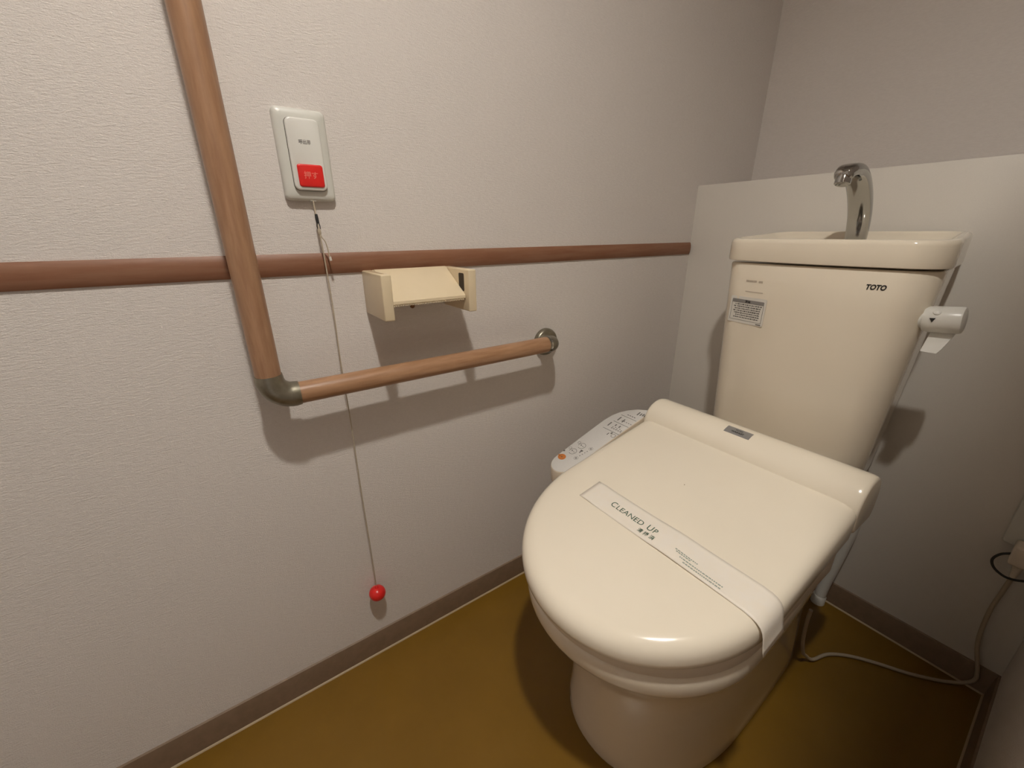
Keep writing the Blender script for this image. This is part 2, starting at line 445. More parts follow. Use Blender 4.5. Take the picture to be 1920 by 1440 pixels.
# ------------------------------------------------------------------ toilet paper holder
ph = thing('toilet_paper_holder', (0, 0.28, 0.785), 'cream plastic toilet paper holder without a roll under the brown rail', 'paper holder')
HD = 0.102
mesh_obj('side_arm', box_bm(0.0004, HD, 0.1975, 0.2140, 0.785, 0.857, 0.0022, 3), M['holder'], ph)
flat('groove_shade', slab(Frame((0.052, 0.2057, 0.857), (1, 0, 0), (0, 1, 0)), rrect(0.07, 0.006, 0.002, 4), -0.0004, 0.0002), M['grooveshade'], [o for o in COL.objects if o.name == 'side_arm'][0])  # flat strip with the recess shade put into its colour
sr = mesh_obj('side_arm', box_bm(0.0004, HD, 0.3485, 0.3640, 0.785, 0.857, 0.0022, 3), M['holder'], ph)
frr = Frame((0, 0.3485, 0), (1, 0, 0), (0, 0, 1))    # n = -y
flat('spindle_slot', slab(frr, rrect(0.0185, 0.031, 0.003, 4, 0.0765, 0.8345), 0.0001, 0.0006), M['dark'], sr)
mesh_obj('back_plate', box_bm(0.0004, 0.007, 0.214, 0.3485, 0.826, 0.857, 0.001, 2), M['holder'], ph)
frc = Frame((0.021, 0.2815, 0.8565), (0, 1, 0), (0.0715, 0, -0.0445))
L_c = 0.0842
def cut_strip(h_fn):
    return None
cov = bmesh.new()
sec = [(-0.006, -0.0015), (0.0, 0.0), (0.06, 0.0), (0.075, 0.0006), (0.0815, -0.0004), (0.0842, -0.004), (0.0832, -0.0068), (0.080, -0.0045), (0.07, -0.0035), (0.0, -0.0035)]
sgn = -1 if frc.n.x < 0 else 1
cov = loft([[frc.p(a, b, sgn * h) for b, h in sec] for a in (-0.0665, 0.0662)])
cover = mesh_obj('cover_flap', cov, M['holder'], ph)
teeth = bmesh.new()
nt = 44
for k in range(nt):
    a = -0.064 + 0.128 * (k + 0.5) / nt
    w_ = 0.128 / nt / 2
    p = [frc.p(a - w_, 0.0835, -0.0052 * sgn), frc.p(a + w_, 0.0835, -0.0052 * sgn), frc.p(a, 0.0862, -0.0078 * sgn)]
    q = [frc.p(a - w_, 0.0815, -0.0062 * sgn), frc.p(a + w_, 0.0815, -0.0062 * sgn), frc.p(a, 0.0852, -0.0086 * sgn)]
    loft([p, q], True, True, True, teeth)
tag(flat('cutter_teeth', teeth, M['holder'], cover), kind='stuff')
mesh_obj('screw', lathe([(0.0045, 0.0), (0.0045, 0.002), (0.003, 0.0035)], (0.0, 0.2825, 0.7885), (1, 0, 0), 14), M['stain'], ph)
mesh_obj('screw', lathe([(0.0025, 0.0), (0.0025, 0.001), (0.0016, 0.002)], (0.0068, 0.30, 0.8415), (1, 0, 0), 12), M['dark'], ph)

# ------------------------------------------------------------------ toilet : bowl, tank, tank lid, faucet, lever
CX = 0.416
TCX = 0.407
toilet = thing('toilet', (CX, 0.7, 0), 'ivory ceramic toilet with a hand-wash tank against the back panel', 'toilet')

def d_outline(cx, hw, yf, ym, yb, rb=0.03, p=2.3, n=40, nb=6, hb=None):
    """D shape: front superellipse from y=ym forward to yf, straight sides to yb; ccw seen from above, starts at back right"""
    pts = []
    hb = hb or hw
    for k in range(nb + 1):          # back right corner
        a = math.radians(90 - 90 * k / nb)
        pts.append((cx + hb - rb + rb * math.cos(a), yb - rb + rb * math.sin(a)))
    for k in range(1, 6):
        e = (k / 6) * (2 - k / 6)
        pts.append((cx + hb + (hw - hb) * e, (yb - rb) + (ym - (yb - rb)) * k / 6))
    for k in range(n + 1):
        a = math.pi * k / n
        c, s = math.cos(a), math.sin(a)
        pts.append((cx + hw * math.copysign(abs(c) ** (2 / p), c), ym - (ym - yf) * abs(s) ** (2 / p)))
    for k in range(1, 6):
        e = (1 - k / 6) * (1 + k / 6)
        pts.append((cx - hb - (hw - hb) * e, ym + ((yb - rb) - ym) * k / 6))
    for k in range(nb + 1):
        a = math.radians(180 - 90 * k / nb)
        pts.append((cx - hb + rb + rb * math.cos(a), yb - rb + rb * math.sin(a)))
    return pts

def resample(keys, n):
    """keys: rows of numbers with z first; smooth interpolation"""
    rows = [V(k[:3]) for k in keys]
    return rows

rows = [  # z, half width, front y, mid y, back y
    (0.000, 0.1560, 0.3960, 0.640, 0.96),
    (0.006, 0.1575, 0.3945, 0.640, 0.96),
    (0.030, 0.1560, 0.3960, 0.640, 0.96),
    (0.080, 0.1530, 0.3980, 0.640, 0.96),
    (0.140, 0.1510, 0.3960, 0.635, 0.95),
    (0.190, 0.1520, 0.3910, 0.625, 0.94),
    (0.230, 0.1555, 0.3800, 0.610, 0.93),
    (0.265, 0.1610, 0.3620, 0.580, 0.92),
    (0.290, 0.1665, 0.3460, 0.555, 0.92),
    (0.310, 0.1735, 0.3290, 0.535, 0.94),
    (0.326, 0.1805, 0.3130, 0.520, 0.94),
    (0.338, 0.1865, 0.3010, 0.508, 0.945),
    (0.346, 0.1897, 0.2950, 0.502, 0.95),
    (0.354, 0.1914, 0.2920, 0.500, 0.95),
    (0.366, 0.1920, 0.2905, 0.500, 0.95),
    (0.378, 0.1916, 0.2910, 0.500, 0.95),
    (0.384, 0.1890, 0.2940, 0.500, 0.948),
    (0.386, 0.1850, 0.2980, 0.500, 0.944),
]
bowl_bm = loft([[V((x, y, z)) for x, y in d_outline(CX, hw, yf, ym, yb, 0.09 if z < 0.2 else 0.06, 2.02 + 0.23 * min(1, max(0, (0.34 - z) / 0.12)), hb=hw * (0.84 + 0.11 * min(1, max(0, (0.33 - z) / 0.08))))] for z, hw, yf, ym, yb in rows])
bowl = mesh_obj('bowl', bowl_bm, M['ceramic'], toilet, angle=60)

def tank_outline(cx, hw, yf, yb, rf=0.042, rb=0.02, bow=0.012, nf=10, ns=10, tp=0.012):
    pts = []
    hb = hw - tp
    # front from right to left, bowed
    def fy(x): return yf - bow * (1 - ((x - cx) / hw) ** 2) + bow * 0.0
    for k in range(nf + 1):      # front right corner, angle 0 -> -90
        a = math.radians(-90 * k / nf)
        pts.append((cx + hw - rf + rf * math.cos(a), yf + rf + rf * math.sin(a)))
    xs = [cx + (hw - rf) * (1 - 2 * k / (ns + 1)) for k in range(1, ns + 1)]
    for x in xs:
        t = (x - cx) / (hw - rf)
        pts.append((x, yf - bow * (1 - t * t)))
    for k in range(nf + 1):
        a = math.radians(-90 - 90 * k / nf)
        pts.append((cx - hw + rf + rf * math.cos(a), yf + rf + rf * math.sin(a)))
    for k in range(1, 5):
        pts.append((cx - hw + tp * k / 5, yf + rf + (yb - rb - yf - rf) * k / 5))
    for k in range(7):
        a = math.radians(180 - 90 * k / 6)
        pts.append((cx - hb + rb + rb * math.cos(a), yb - rb + rb * math.sin(a)))
    for k in range(7):
        a = math.radians(90 - 90 * k / 6)
        pts.append((cx + hb - rb + rb * math.cos(a), yb - rb + rb * math.sin(a)))
    for k in range(1, 5):
        pts.append((cx + hb + tp * k / 5, yb - rb + (yf + rf - yb + rb) * k / 5))
    return pts
TYF, TYB = 0.912, 1.120
TZ0, TZ1 = 0.415, 0.8545
def t_hw(z): return 0.1725 - 0.050 * (TZ1 - z)
trs = []
for z, ins_ in ((TZ0, 0.012), (TZ0 + 0.006, 0.004), (TZ0 + 0.016, 0.0), (0.5, 0), (0.6, 0), (0.7, 0), (0.78, 0), (TZ1 - 0.004, 0), (TZ1 - 0.0012, 0.0012), (TZ1, 0.004)):
    trs.append([V((x, y, z)) for x, y in tank_outline(TCX, t_hw(z) - ins_, TYF + ins_ + 0.012 * (TZ1 - z), TYB - ins_, 0.052, 0.03)])
tank = mesh_obj('tank', loft(trs), M['ceramic'], toilet, angle=60)
# foot joining tank and bowl
mesh_obj('tank_seat', loft([[V((x, y, z)) for x, y in tank_outline(TCX, hw, yf, 1.105, 0.04)] for z, hw, yf in ((0.20, 0.10, 0.86), (0.30, 0.12, 0.86), (0.384, 0.125, 0.886), (0.40, 0.125, 0.888), (0.4155, 0.12, 0.93))]), M['ceramic'], toilet)

# tank lid with wash basin
LHW, LYF, LYB = 0.1790, 0.906, 1.126
def ztop(y): return 0.9025 + 0.0135 * min(1, max(0, (y - LYF - 0.03) / (LYB - LYF - 0.03)))
lrs = []
LB = 0.8575
for ins_, kind, dz in ((0.006, 'b', 0), (0.001, 'b', 0.0015), (0.0, 'b', 0.006), (0.0, 't', -0.009), (0.0012, 't', -0.0035), (0.0045, 't', -0.0005), (0.008, 't', 0.0), (0.012, 't', -0.001), (0.016, 't', -0.005), (0.024, 't', -0.014), (0.038, 't', -0.0225), (0.06, 't', -0.027), (0.085, 't', -0.029)):
    ol = tank_outline(TCX, LHW - ins_, LYF + ins_, LYB - ins_ * 0.9, max(0.055 - ins_ * 0.3, 0.012), max(0.034 - ins_ * 0.05, 0.01), 0.012)
    lrs.append([V((x, y, (LB + dz) if kind == 'b' else ztop(y) + dz)) for x, y in ol])
tlid = mesh_obj('tank_lid', loft(lrs), M['ceramic'], toilet, angle=60)
mesh_obj('drain_hole', lathe([(0.016, 0.0), (0.016, 0.0012), (0.011, 0.0016), (0.009, -0.001)], (TCX, 1.0, 0.8805), (0, 0, 1), 24), M['chrome'], tlid)

# faucet: broad chrome ribbon arching forward
FXC = 0.412
fp = catmull([(FXC, 1.077, 0.874), (FXC, 1.077, 0.905), (FXC, 1.070, 0.935), (FXC, 1.055, 0.962), (FXC, 1.034, 0.986), (FXC, 1.008, 1.006), (FXC, 0.980, 1.0175), (FXC, 0.954, 1.0165), (FXC, 0.938, 1.008)], 6)
frs = []
nF = len(fp)
for i, p in enumerate(fp):
    a = fp[max(i - 1, 0)]; b = fp[min(i + 1, nF - 1)]
    t = (b - a).normalized()
    nn = V((1, 0, 0)); bb = t.cross(nn).normalized()
    k = i / (nF - 1)
    hwid = 0.0175 + 0.002 * math.sin(math.pi * k) - 0.003 * max(0, k - 0.85) / 0.15
    th = 0.0105 + 0.0015 * math.sin(math.pi * k)
    ring = []
    for q in range(24):
        an = 2 * math.pi * q / 24
        c, s = math.cos(an), math.sin(an)
        ring.append(p + nn * hwid * math.copysign(abs(c) ** 0.6, c) + bb * th * math.copysign(abs(s) ** 0.75, s))
    frs.append(ring)
tipc = fp[-1]; tt = (fp[-1] - fp[-2]).normalized()
frs.append([tipc + tt * 0.004 + (q - tipc) * 0.7 for q in frs[-1]])
faucet = mesh_obj('faucet', loft(frs), M['chrome'], tlid, angle=50)
mesh_obj('nozzle', lathe([(0.0105, 0.012), (0.0125, 0.006), (0.0125, -0.006), (0.010, -0.0078), (0.006, -0.005)], (FXC, 0.943, 1.000), (0, 0.25, 1), 20), M['chrome'], faucet)
mesh_obj('base_ring', loft([[V((FXC + (0.021 - i) * math.copysign(abs(math.cos(a)) ** 0.7, math.cos(a)), 1.077 + (0.0145 - i) * math.copysign(abs(math.sin(a)) ** 0.8, math.sin(a)), z)) for a in [2 * math.pi * k / 24 for k in range(24)]] for z, i in ((0.880, 0), (0.886, 0), (0.889, 0.003))]), M['chrome'], faucet)

# flush lever
hub_c = V((0.577, 0.955, 0.7775))
hax = V((1.0, 0.0, 0.10)).normalized()
lever = mesh_obj('flush_lever', lathe([(0.014, -0.016), (0.015, -0.004), (0.0195, -0.003), (0.021, 0.002), (0.0215, 0.008), (0.0215, 0.040), (0.0205, 0.0425), (0.018, 0.0435)], hub_c, hax, 32), M['white'], toilet)
lb = bmesh.new()
lp = [(0.0, 0.012, -0.010), (0.0, 0.004, -0.020), (0.0, -0.006, -0.034), (0.0, -0.014, -0.046), (0.0, -0.018, -0.053)]
rgs = []
for i, (dx, dy, dz) in enumerate(lp):
    c = hub_c + hax * 0.042 + V((0.0, dy, dz))
    x0, x1 = (-0.030 - 0.0008 * i, 0.000 - 0.0035 * i)
    rgs.append([c + V((x0, 0.0022, 0.0015)), c + V((x1, 0.0022, 0.0015)), c + V((x1 + 0.001, 0, 0)), c + V((x1, -0.0022, -0.0015)), c + V((x0, -0.0022, -0.0015)), c + V((x0 - 0.001, 0, 0))])
loft(rgs, True, True, True, lb)
mesh_obj('lever_arm', lb, M['white'], lever)
mesh_obj('knob_bump', lathe([(0.0055, -0.001), (0.005, 0.002), (0.003, 0.0032)], hub_c + hax * 0.008 + V((0.004, -0.016, 0.0135)), (0.1, -0.76, 0.64), 16), M['white'], lever)
fk = Frame(hub_c + hax * 0.010 + V((0, -0.0208, 0.0015)), (1, 0, 0.1), (0, 0.05, 1))
flat('arrow_mark', slab(fk, [(-0.0036, 0.003), (0.0036, 0.003), (0.0, -0.004)][::-1], 0.0, 0.0016), M['black'], lever)

# prints and sticker on the tank front
def tank_front_y(x, z):
    yf = TYF + 0.012 * (TZ1 - z); hw = t_hw(z); t = (x - TCX) / (hw - 0.052)
    return yf - 0.012 * (1 - t * t) if abs(t) < 1 else yf + 0.052 - math.sqrt(max(0, 0.052 ** 2 - (abs(x - TCX) - hw + 0.052) ** 2))
def tank_frame(x, z):
    e = 0.004
    du = V((2 * e, tank_front_y(x + e, z) - tank_front_y(x - e, z), 0))
    return Frame((x, tank_front_y(x, z), z), du, (0, -0.012, 1))
def drape(bm, off):
    for v in bm.verts:
        d = v.co.y
        v.co.y = tank_front_y(v.co.x, v.co.z) - off - (0.00005 if d < 0 else 0)
    return bm
ft = tank_frame(0.5095, 0.8255)
flat('maker_lettering', text_mesh('TOTO', 0.0118, ft, 0, 0, 0.0004, shear=0.2, bold=0.0005, sx=0.8), M['black'], tank)
fs = tank_frame(0.306, 0.757)
stk = flat('warning_sticker', slab(fs, rrect(0.082, 0.056, 0.003, 4), 0.0001, 0.0007), M['sticker'], tank)
flat('sticker_header', slab(fs, rrect(0.0735, 0.0075, 0.002, 3, 0, 0.0185), 0.0007, 0.0010), M['greyprint'], stk)
flat('lettering', text_mesh('注意', 0.0062, fs, 0.0, 0.0183, 0.0011, bold=0.0002), M['black'], stk)
bb_ = bmesh.new()
for k, (x0, x1, y0, y1) in enumerate(((-0.0368, 0.0368, -0.0222, -0.0216), (-0.0368, -0.0362, -0.022, 0.016), (0.0362, 0.0368, -0.022, 0.016))):
    slab(fs, [(x0, y0), (x1, y0), (x1, y1), (x0, y1)], 0.0007, 0.0010, bb_)
flat('sticker_border', bb_, M['midprint'], stk)
import random
rnd = random.Random(4)
bb_ = bmesh.new()
for r in range(7):
    y = 0.0115 - r * 0.0046
    x = -0.0285 + (0.004 if r % 2 else 0)
    if r in (1, 3):
        slab(fs, [(-0.031, y - 0.0012), (-0.026, y - 0.0012), (-0.026, y + 0.0012), (-0.031, y + 0.0012)], 0.0007, 0.0010, bb_)
        x = -0.023
    while x < 0.030:
        w_ = rnd.uniform(0.0012, 0.0045)
        hh = rnd.uniform(0.0008, 0.0014)
        slab(fs, [(x, y - hh), (x + w_, y - hh), (x + w_, y + hh), (x, y + hh)], 0.0007, 0.0010, bb_)
        x += w_ + rnd.uniform(0.0006, 0.0018)
slab(fs, [(0.026, -0.0262), (0.037, -0.0262), (0.037, -0.0244), (0.026, -0.0244)], 0.0007, 0.001, bb_)
tag(flat('small_print', bb_, M['midprint'], stk), kind='stuff')
f2 = tank_frame(0.311, 0.8185)
bb_ = bmesh.new()
x = -0.0175
while x < 0.018:
    if not (0.004 < x < 0.010):
        w_ = rnd.uniform(0.0012, 0.0026)
        slab(f2, [(x, -0.0019), (x + w_, -0.0019), (x + w_, 0.0019), (x, 0.0019)], 0.0001, 0.0004, bb_)
        x += w_ + 0.0005
    else:
        x += 0.002
for k in range(16):
    x = -0.016 + k * 0.0025
    slab(f2, [(x, -0.0222), (x + 0.0018, -0.0222), (x + 0.0018, -0.0208), (x, -0.0208)], 0.0001, 0.0004, bb_)
tag(flat('faint_print', bb_, M['faint'], tank), kind='stuff')

# details on the bowl front: small label and rust mark
flat('rust_mark', slab(Frame((0.4365, 0.3625, 0.262), (1, -0.0, 0.10), (0.0, -0.55, 0.83)), [(-0.0015, -0.016), (0.003, -0.012), (0.0035, 0.008), (0.001, 0.016), (-0.002, 0.004)], -0.003, 0.0006), M['stain'], bowl)

# ------------------------------------------------------------------ bidet seat: lid, seat, hinge cover, control arm
LS = (0.522 - 0.437) / (0.728 - 0.275)
def lz(y): return 0.437 + LS * (y - 0.275)
seat_t = thing('bidet_seat', (CX, 0.55, 0.386), 'ivory electronic bidet seat with its lid closed on the toilet', 'toilet seat')
def lid_out(i, yb=0.7315):
    return d_outline(CX, 0.2005 - i, 0.2810 + i, 0.500, yb - i * 0.4, 0.012, 2.02, 56)
def lid_ring(i, d, shear=0.0):
    out = []
    for x, y in lid_out(i):
        out.append(V((x, y, lz(y) + d - shear * max(0, y - 0.28))))
    return out
lidrings = [lid_ring(0.010, -0.033, 0.06), lid_ring(0.003, -0.034, 0.06), lid_ring(0.0008, -0.032, 0.05), lid_ring(0.0, -0.026, 0.02), lid_ring(0.0, -0.0195), lid_ring(0.0012, -0.0135), lid_ring(0.0042, -0.0080), lid_ring(0.009, -0.0040), lid_ring(0.015, -0.0015), lid_ring(0.022, -0.0004), lid_ring(0.032, 0.0)]
lid = mesh_obj('lid', loft(lidrings), M['lid'], seat_t, angle=70)
flat('speck', slab(Frame((0.407, 0.597, lz(0.597)), (1, 0, 0), (0, 1, LS)), circ(0.0008, n=8), 0.0, 0.0003), M['stain'], lid)
# seat ring under the lid (closed wedge)
def seat_ring(i, fn):
    return [V((x, y, fn(y))) for x, y in d_outline(CX, 0.1900 - i, 0.2900 + i, 0.500, 0.74, 0.012, 2.02, 56)]
lowtop = lambda y: lz(y) - 0.036 - 0.06 * max(0, y - 0.28)
sr_ = [seat_ring(0.004, lambda y: 0.3865), seat_ring(0.0005, lambda y: 0.3875), seat_ring(0.0, lambda y: 0.390), seat_ring(0.0, lambda y: lowtop(y) - 0.003), seat_ring(0.002, lambda y: lowtop(y) - 0.0005), seat_ring(0.01, lambda y: lowtop(y))]
mesh_obj('seat', loft(sr_), M['unit'], seat_t, angle=60)
# hinge cover (the roll)
RY, RZ, RR = 0.7705, 0.5070, 0.0500
rprof = []
for k in range(33):
    a = math.radians(-52 + 232 * k / 32) + math.radians(0)
    rprof.append((RY + RR * math.cos(a), RZ + RR * math.sin(a)))   # from rear-bottom, over top, to front
rprof = [(0.808, 0.466), (0.814, 0.471), (0.8185, 0.482)] + [(RY + RR * math.cos(math.radians(a)), RZ + RR * math.sin(math.radians(a))) for a in range(-8, 197, 4)] + [(0.7265, 0.476), (0.733, 0.468), (0.742, 0.466)]
cyy = RY; czz = 0.50
rings_ = []
for x, sc in ((0.2155, 0.86), (0.2162, 0.93), (0.2185, 0.97), (0.2225, 0.992), (0.228, 1.0), (0.32, 1.0), (0.42, 1.0), (0.52, 1.0), (0.604, 1.0), (0.6095, 0.992), (0.6135, 0.97), (0.6158, 0.93), (0.6165, 0.86)):
    rings_.append([V((x, cyy + (y - cyy) * sc, czz + (z - czz) * sc)) for y, z in rprof])
hc = mesh_obj('hinge_cover', loft(rings_), M['lid'], seat_t, angle=45)
# base unit behind
mesh_obj('base_unit', box_bm(0.238, 0.594, 0.745, 0.868, 0.3868, 0.47, 0.010, 4), M['unit'], seat_t)
# silver badge on the roll
fb = Frame((0.4085, 0.0, 0.0), (1, 0, 0), (0, 1, 0))
i0 = min(range(len(rprof)), key=lambda i: abs(rprof[i][0] - 0.7560) + (1 if rprof[i][1] < 0.54 else 0))
def roll_pt(x, s, off):
    """point on the hinge cover, s metres up the slope (towards the back) from the badge centre"""
    i = i0
    step = -1 if s > 0 else 1
    rem = abs(s)
    while True:
        p, q = V(rprof[i]), V(rprof[i + step])
        L = (q - p).length
        if rem <= L:
            c = p + (q - p) * (rem / L)
            t = (q - p).normalized() * (1 if step < 0 else -1)
            n = V((-t.y, t.x))
            if n.y < 0: n = -n
            return V((x, c.x + n.x * off, c.y + n.y * off))
        rem -= L
        i += step
def roll_patch(x0, x1, s0, s1, o0, o1, n=8):
    rg = []
    for k in range(n + 1):
        s = s0 + (s1 - s0) * k / n
        rg.append([roll_pt(x0, s, o0), roll_pt(x1, s, o0), roll_pt(x1, s, o1), roll_pt(x0, s, o1)])
    return rg
bdg = flat('badge', loft(roll_patch(0.3845, 0.4325, -0.0095, 0.0095, 0.0, 0.0006)), M['badge'], hc)
bb_ = text_mesh('TOTO', 0.0048, fb, 0, 0, 0, bold=0.0001)
for v in bb_.verts:
    q = v.co - fb.o
    v.co = roll_pt(fb.o.x + q.dot(fb.u), q.dot(fb.v) + 0.0032, 0.0009)
flat('lettering', bb_, M['black'], bdg)
bb_ = text_mesh('WASHLET', 0.0052, fb, 0, 0, 0, bold=0.00015)
for v in bb_.verts:
    q = v.co - fb.o
    v.co = roll_pt(fb.o.x + q.dot(fb.u), q.dot(fb.v) - 0.003, 0.0009)
flat('lettering', bb_, M['black'], bdg)

# control arm
PS = 0.335
def pz(y): return 0.447 + PS * (y - 0.517)
arm_o = []
for k in range(17):                       # rounded tip
    a = math.radians(0 - 180 * k / 16)
    arm_o.append((0.1712 + 0.0297 * math.cos(a), 0.5285 + 0.0297 * math.sin(a)))
arm_o += [(0.1415, 0.58), (0.1415, 0.63), (0.1425, 0.675), (0.146, 0.697), (0.153, 0.715), (0.165, 0.731), (0.182, 0.745), (0.2, 0.753), (0.2135, 0.756)]
arm_o = arm_o + [(0.2095, 0.70), (0.2055, 0.64), (0.2020, 0.58)]
def arm_ring(sc, d):
    cx_ = sum(p[0] for p in arm_o) / len(arm_o); cy_ = sum(p[1] for p in arm_o) / len(arm_o)
    out = []
    n_ = len(arm_o)
    for i, (x, y) in enumerate(arm_o):
        ax, ay = arm_o[i - 1]; bx, by = arm_o[(i + 1) % n_]
        tx, ty = bx - ax, by - ay
        l_ = math.hypot(tx, ty)
        nx, ny = ty / l_, -tx / l_                 # one side normal
        if (x + nx * 1e-3 - cx_) ** 2 + ((y + ny * 1e-3 - cy_) * 0.35) ** 2 < (x - cx_) ** 2 + ((y - cy_) * 0.35) ** 2:
            nx, ny = -nx, -ny
        out.append((x - nx * sc, y - ny * sc, d))
    return [V((x, y, pz(y) + dd)) for x, y, dd in out]
arm = mesh_obj('control_arm', loft([arm_ring(0.006, -0.036), arm_ring(0.002, -0.0355), arm_ring(0.0008, -0.032), arm_ring(0.0, -0.003), arm_ring(0.0004, -0.0012), arm_ring(0.0012, -0.0003)], True, True), M['unit'], seat_t, angle=50)
face = mesh_obj('control_face', loft([arm_ring(0.0011, -0.0008), arm_ring(0.0011, 0.0), arm_ring(0.0016, 0.0003)]), M['panelgrey'], arm)
fa = Frame((0, 0.517, 0.447), (1, 0, 0), (0, 1, PS))
kk = math.sqrt(1 + PS * PS)
def Q(x, y): return x, (y - 0.517) * kk
H0, H1 = 0.0003, 0.0005
def spot(bm, x, y, r, n=12, ry=None):
    a, b = Q(x, y)
    slab(fa, [(a + r * math.cos(2 * math.pi * k / n), b + (ry or r) * math.sin(2 * math.pi * k / n)) for k in range(n)], H0, H1, bm)
def rect(bm, x0, y0, x1, y1):
    a, b = Q(x0, y0); c, d = Q(x1, y1)
    slab(fa, [(a, b), (c, b), (c, d), (a, d)], H0, H1, bm)
b1 = bmesh.new()
spot(b1, 0.1545, 0.5350, 0.0098, 20, 0.0085)
a_, b_ = Q(0.1445, 0.536)
slab(fa, [(a_ - 0.0035, b_ - 0.0005), (a_ + 0.004, b_ - 0.003), (a_ + 0.004, b_ + 0.004)], H0, H1, b1)
flat('stop_mark', b1, M['orange'], face)
b1 = bmesh.new()
a_, b_ = Q(0.1545, 0.5350)
slab(fa, circ(0.0016, a_, b_, 10), H1, H1 + 0.0002, b1)
spot(b1, 0.1441, 0.5508, 0.0022)
for cx_, cy_ in ((0.1615, 0.5605), (0.1655, 0.5835)):
    a_, b_ = Q(cx_, cy_)
    ring_slab(fa, 0.0082, 0.0091, a_, b_, H0, H1, 20, b1, -120, 200)
    ring_slab(fa, 0.0030, 0.0037, a_ - 0.0125, b_ + 0.0045, H0, H1, 14, b1)
    spot(b1, cx_ - 0.003, cy_ + 0.001, 0.0017)
    rect(b1, cx_ + 0.001, cy_ - 0.0008, cx_ + 0.006, cy_ + 0.0002)
for cx_, cy_ in ((0.1827, 0.5503), (0.1887, 0.5881)):
    spot(b1, cx_, cy_, 0.0020)
    a_, b_ = Q(cx_, cy_)
    ring_slab(fa, 0.0044, 0.0049, a_, b_, H0, H1, 16, b1)
rect(b1, 0.1752, 0.5655, 0.1777, 0.5735)
rect(b1, 0.1735, 0.571, 0.1795, 0.5745)
for k in range(4):
    y = 0.5600 + k * 0.006
    x = 0.1842 + k * 0.0012
    rect(b1, x - 0.0008, y - 0.0012, x + 0.0008, y + 0.0012)
# upper rows: dividing lines, bars and small print
for y in (0.6545, 0.6840, 0.7095):
    rect(b1, 0.160 + (0.004 if y > 0.68 else 0), y - 0.0005, 0.2075, y + 0.0005)
for x, y0, y1 in ((0.1640, 0.6645, 0.6780), (0.1700, 0.690, 0.7030), (0.1790, 0.6725, 0.678), (0.1900, 0.672, 0.6785), (0.1830, 0.690, 0.701), (0.1945, 0.7270, 0.7385), (0.2010, 0.7285, 0.737), (0.2065, 0.730, 0.7385), (0.211, 0.731, 0.7395)):
    rect(b1, x - 0.0014, y0, x + 0.0014, y1)
for k in range(5):
    x = 0.176 + k * 0.0062
    rect(b1, x, 0.6625, x + 0.0036, 0.6645)
    rect(b1, x, 0.6665 + (k % 2) * 0.002, x + 0.0030, 0.6680 + (k % 2) * 0.002)
    rect(b1, x + 0.003, 0.6935, x + 0.0060, 0.6952)
    if k < 4:
        rect(b1, x, 0.7160, x + 0.0038, 0.7180)
spot(b1, 0.1900, 0.6500, 0.0022, 10, 0.0032)
rect(b1, 0.1835, 0.6405, 0.1855, 0.6475)
a_, b_ = Q(0.1990, 0.6455)
ring_slab(fa, 0.0046, 0.0056, a_, b_, H0, H1, 16, b1)
tag(flat('button_marks', b1, M['midprint'], face), kind='stuff')

# ------------------------------------------------------------------ paper band over the lid
band = thing('paper_band', (0.42, 0.477, lz(0.477)), 'thin white paper band reading CLEANED UP laid across the closed lid', 'paper band')
def band_h(x, y):
    t = (x - 0.47) / 0.035
    h = 0.0035 * math.exp(-t * t) * (0.5 + 0.5 * math.sin((y - 0.452) * 62))
    t = (x - 0.53) / 0.05
    h += 0.0014 * math.exp(-t * t) * (0.5 + 0.5 * math.cos((y - 0.452) * 90))
    t = (x - 0.315) / 0.012
    h += 0.0012 * math.exp(-t * t)
    return 0.0005 + h
prof_b = []
XRG = CX + 0.2005
for k in range(36):
    prof_b.append((0.296 + (0.590 - 0.296) * k / 35, None))
edge = [(0.594, -0.0006), (0.6005, -0.0012), (0.6070, -0.0034), (0.6122, -0.0074), (0.6155, -0.0130), (0.6172, -0.0190), (0.6182, -0.0260), (0.6192, -0.0340), (0.6205, -0.0420), (0.6222, -0.0490)]
rows_b = []
NY = 10
for x, d in prof_b + edge:
    row = []
    for j in range(NY + 1):
        y = 0.4515 + 0.0505 * j / NY
        if d is None:
            row.append((x, y, lz(y) + band_h(x, y)))
        else:
            # right edge of the lid is x = CX+hw there; push with the outline
            dd = d
            if d < -0.02:
                y2 = y + (d + 0.02) * -0.10
                row.append((x, y2, lz(y) + d + 0.0005))
            else:
                row.append((x, y, lz(y) + d + 0.0005))
    rows_b.append(row)
tp_, bt_ = [], []
pb = bmesh.new()
A_ = [[pb.verts.new(p) for p in r] for r in rows_b]
for i in range(len(A_) - 1):
    for j in range(NY):
        pb.faces.new((A_[i][j], A_[i + 1][j], A_[i + 1][j + 1], A_[i][j + 1]))
strip = mesh_obj('paper_strip', pb, M['paper'], band, angle=80)
sm = strip.modifiers.new('thickness', 'SOLIDIFY')
sm.thickness = 0.0001
sm.offset = 1.0
def on_band(bm):
    for v in bm.verts:
        v.co.z = lz(v.co.y) + band_h(v.co.x, v.co.y) + 0.0004
    return bm
fl = Frame((0, 0, 0), (1, 0, 0), (0, 1, 0))
flat('lettering', on_band(text_mesh('C', 0.0165, fl, 0.3555, 0.4765, 0, sx=0.95)), M['green'], band)
flat('lettering', on_band(text_mesh('LEANED', 0.0140, fl, 0.3620, 0.4757, 0, sx=1.08, align='LEFT')), M['green'], band)
flat('lettering', on_band(text_mesh('U', 0.0165, fl, 0.4300, 0.4765, 0, sx=0.95)), M['green'], band)
flat('lettering', on_band(text_mesh('P', 0.0140, fl, 0.4400, 0.4757, 0, sx=0.98)), M['green'], band)
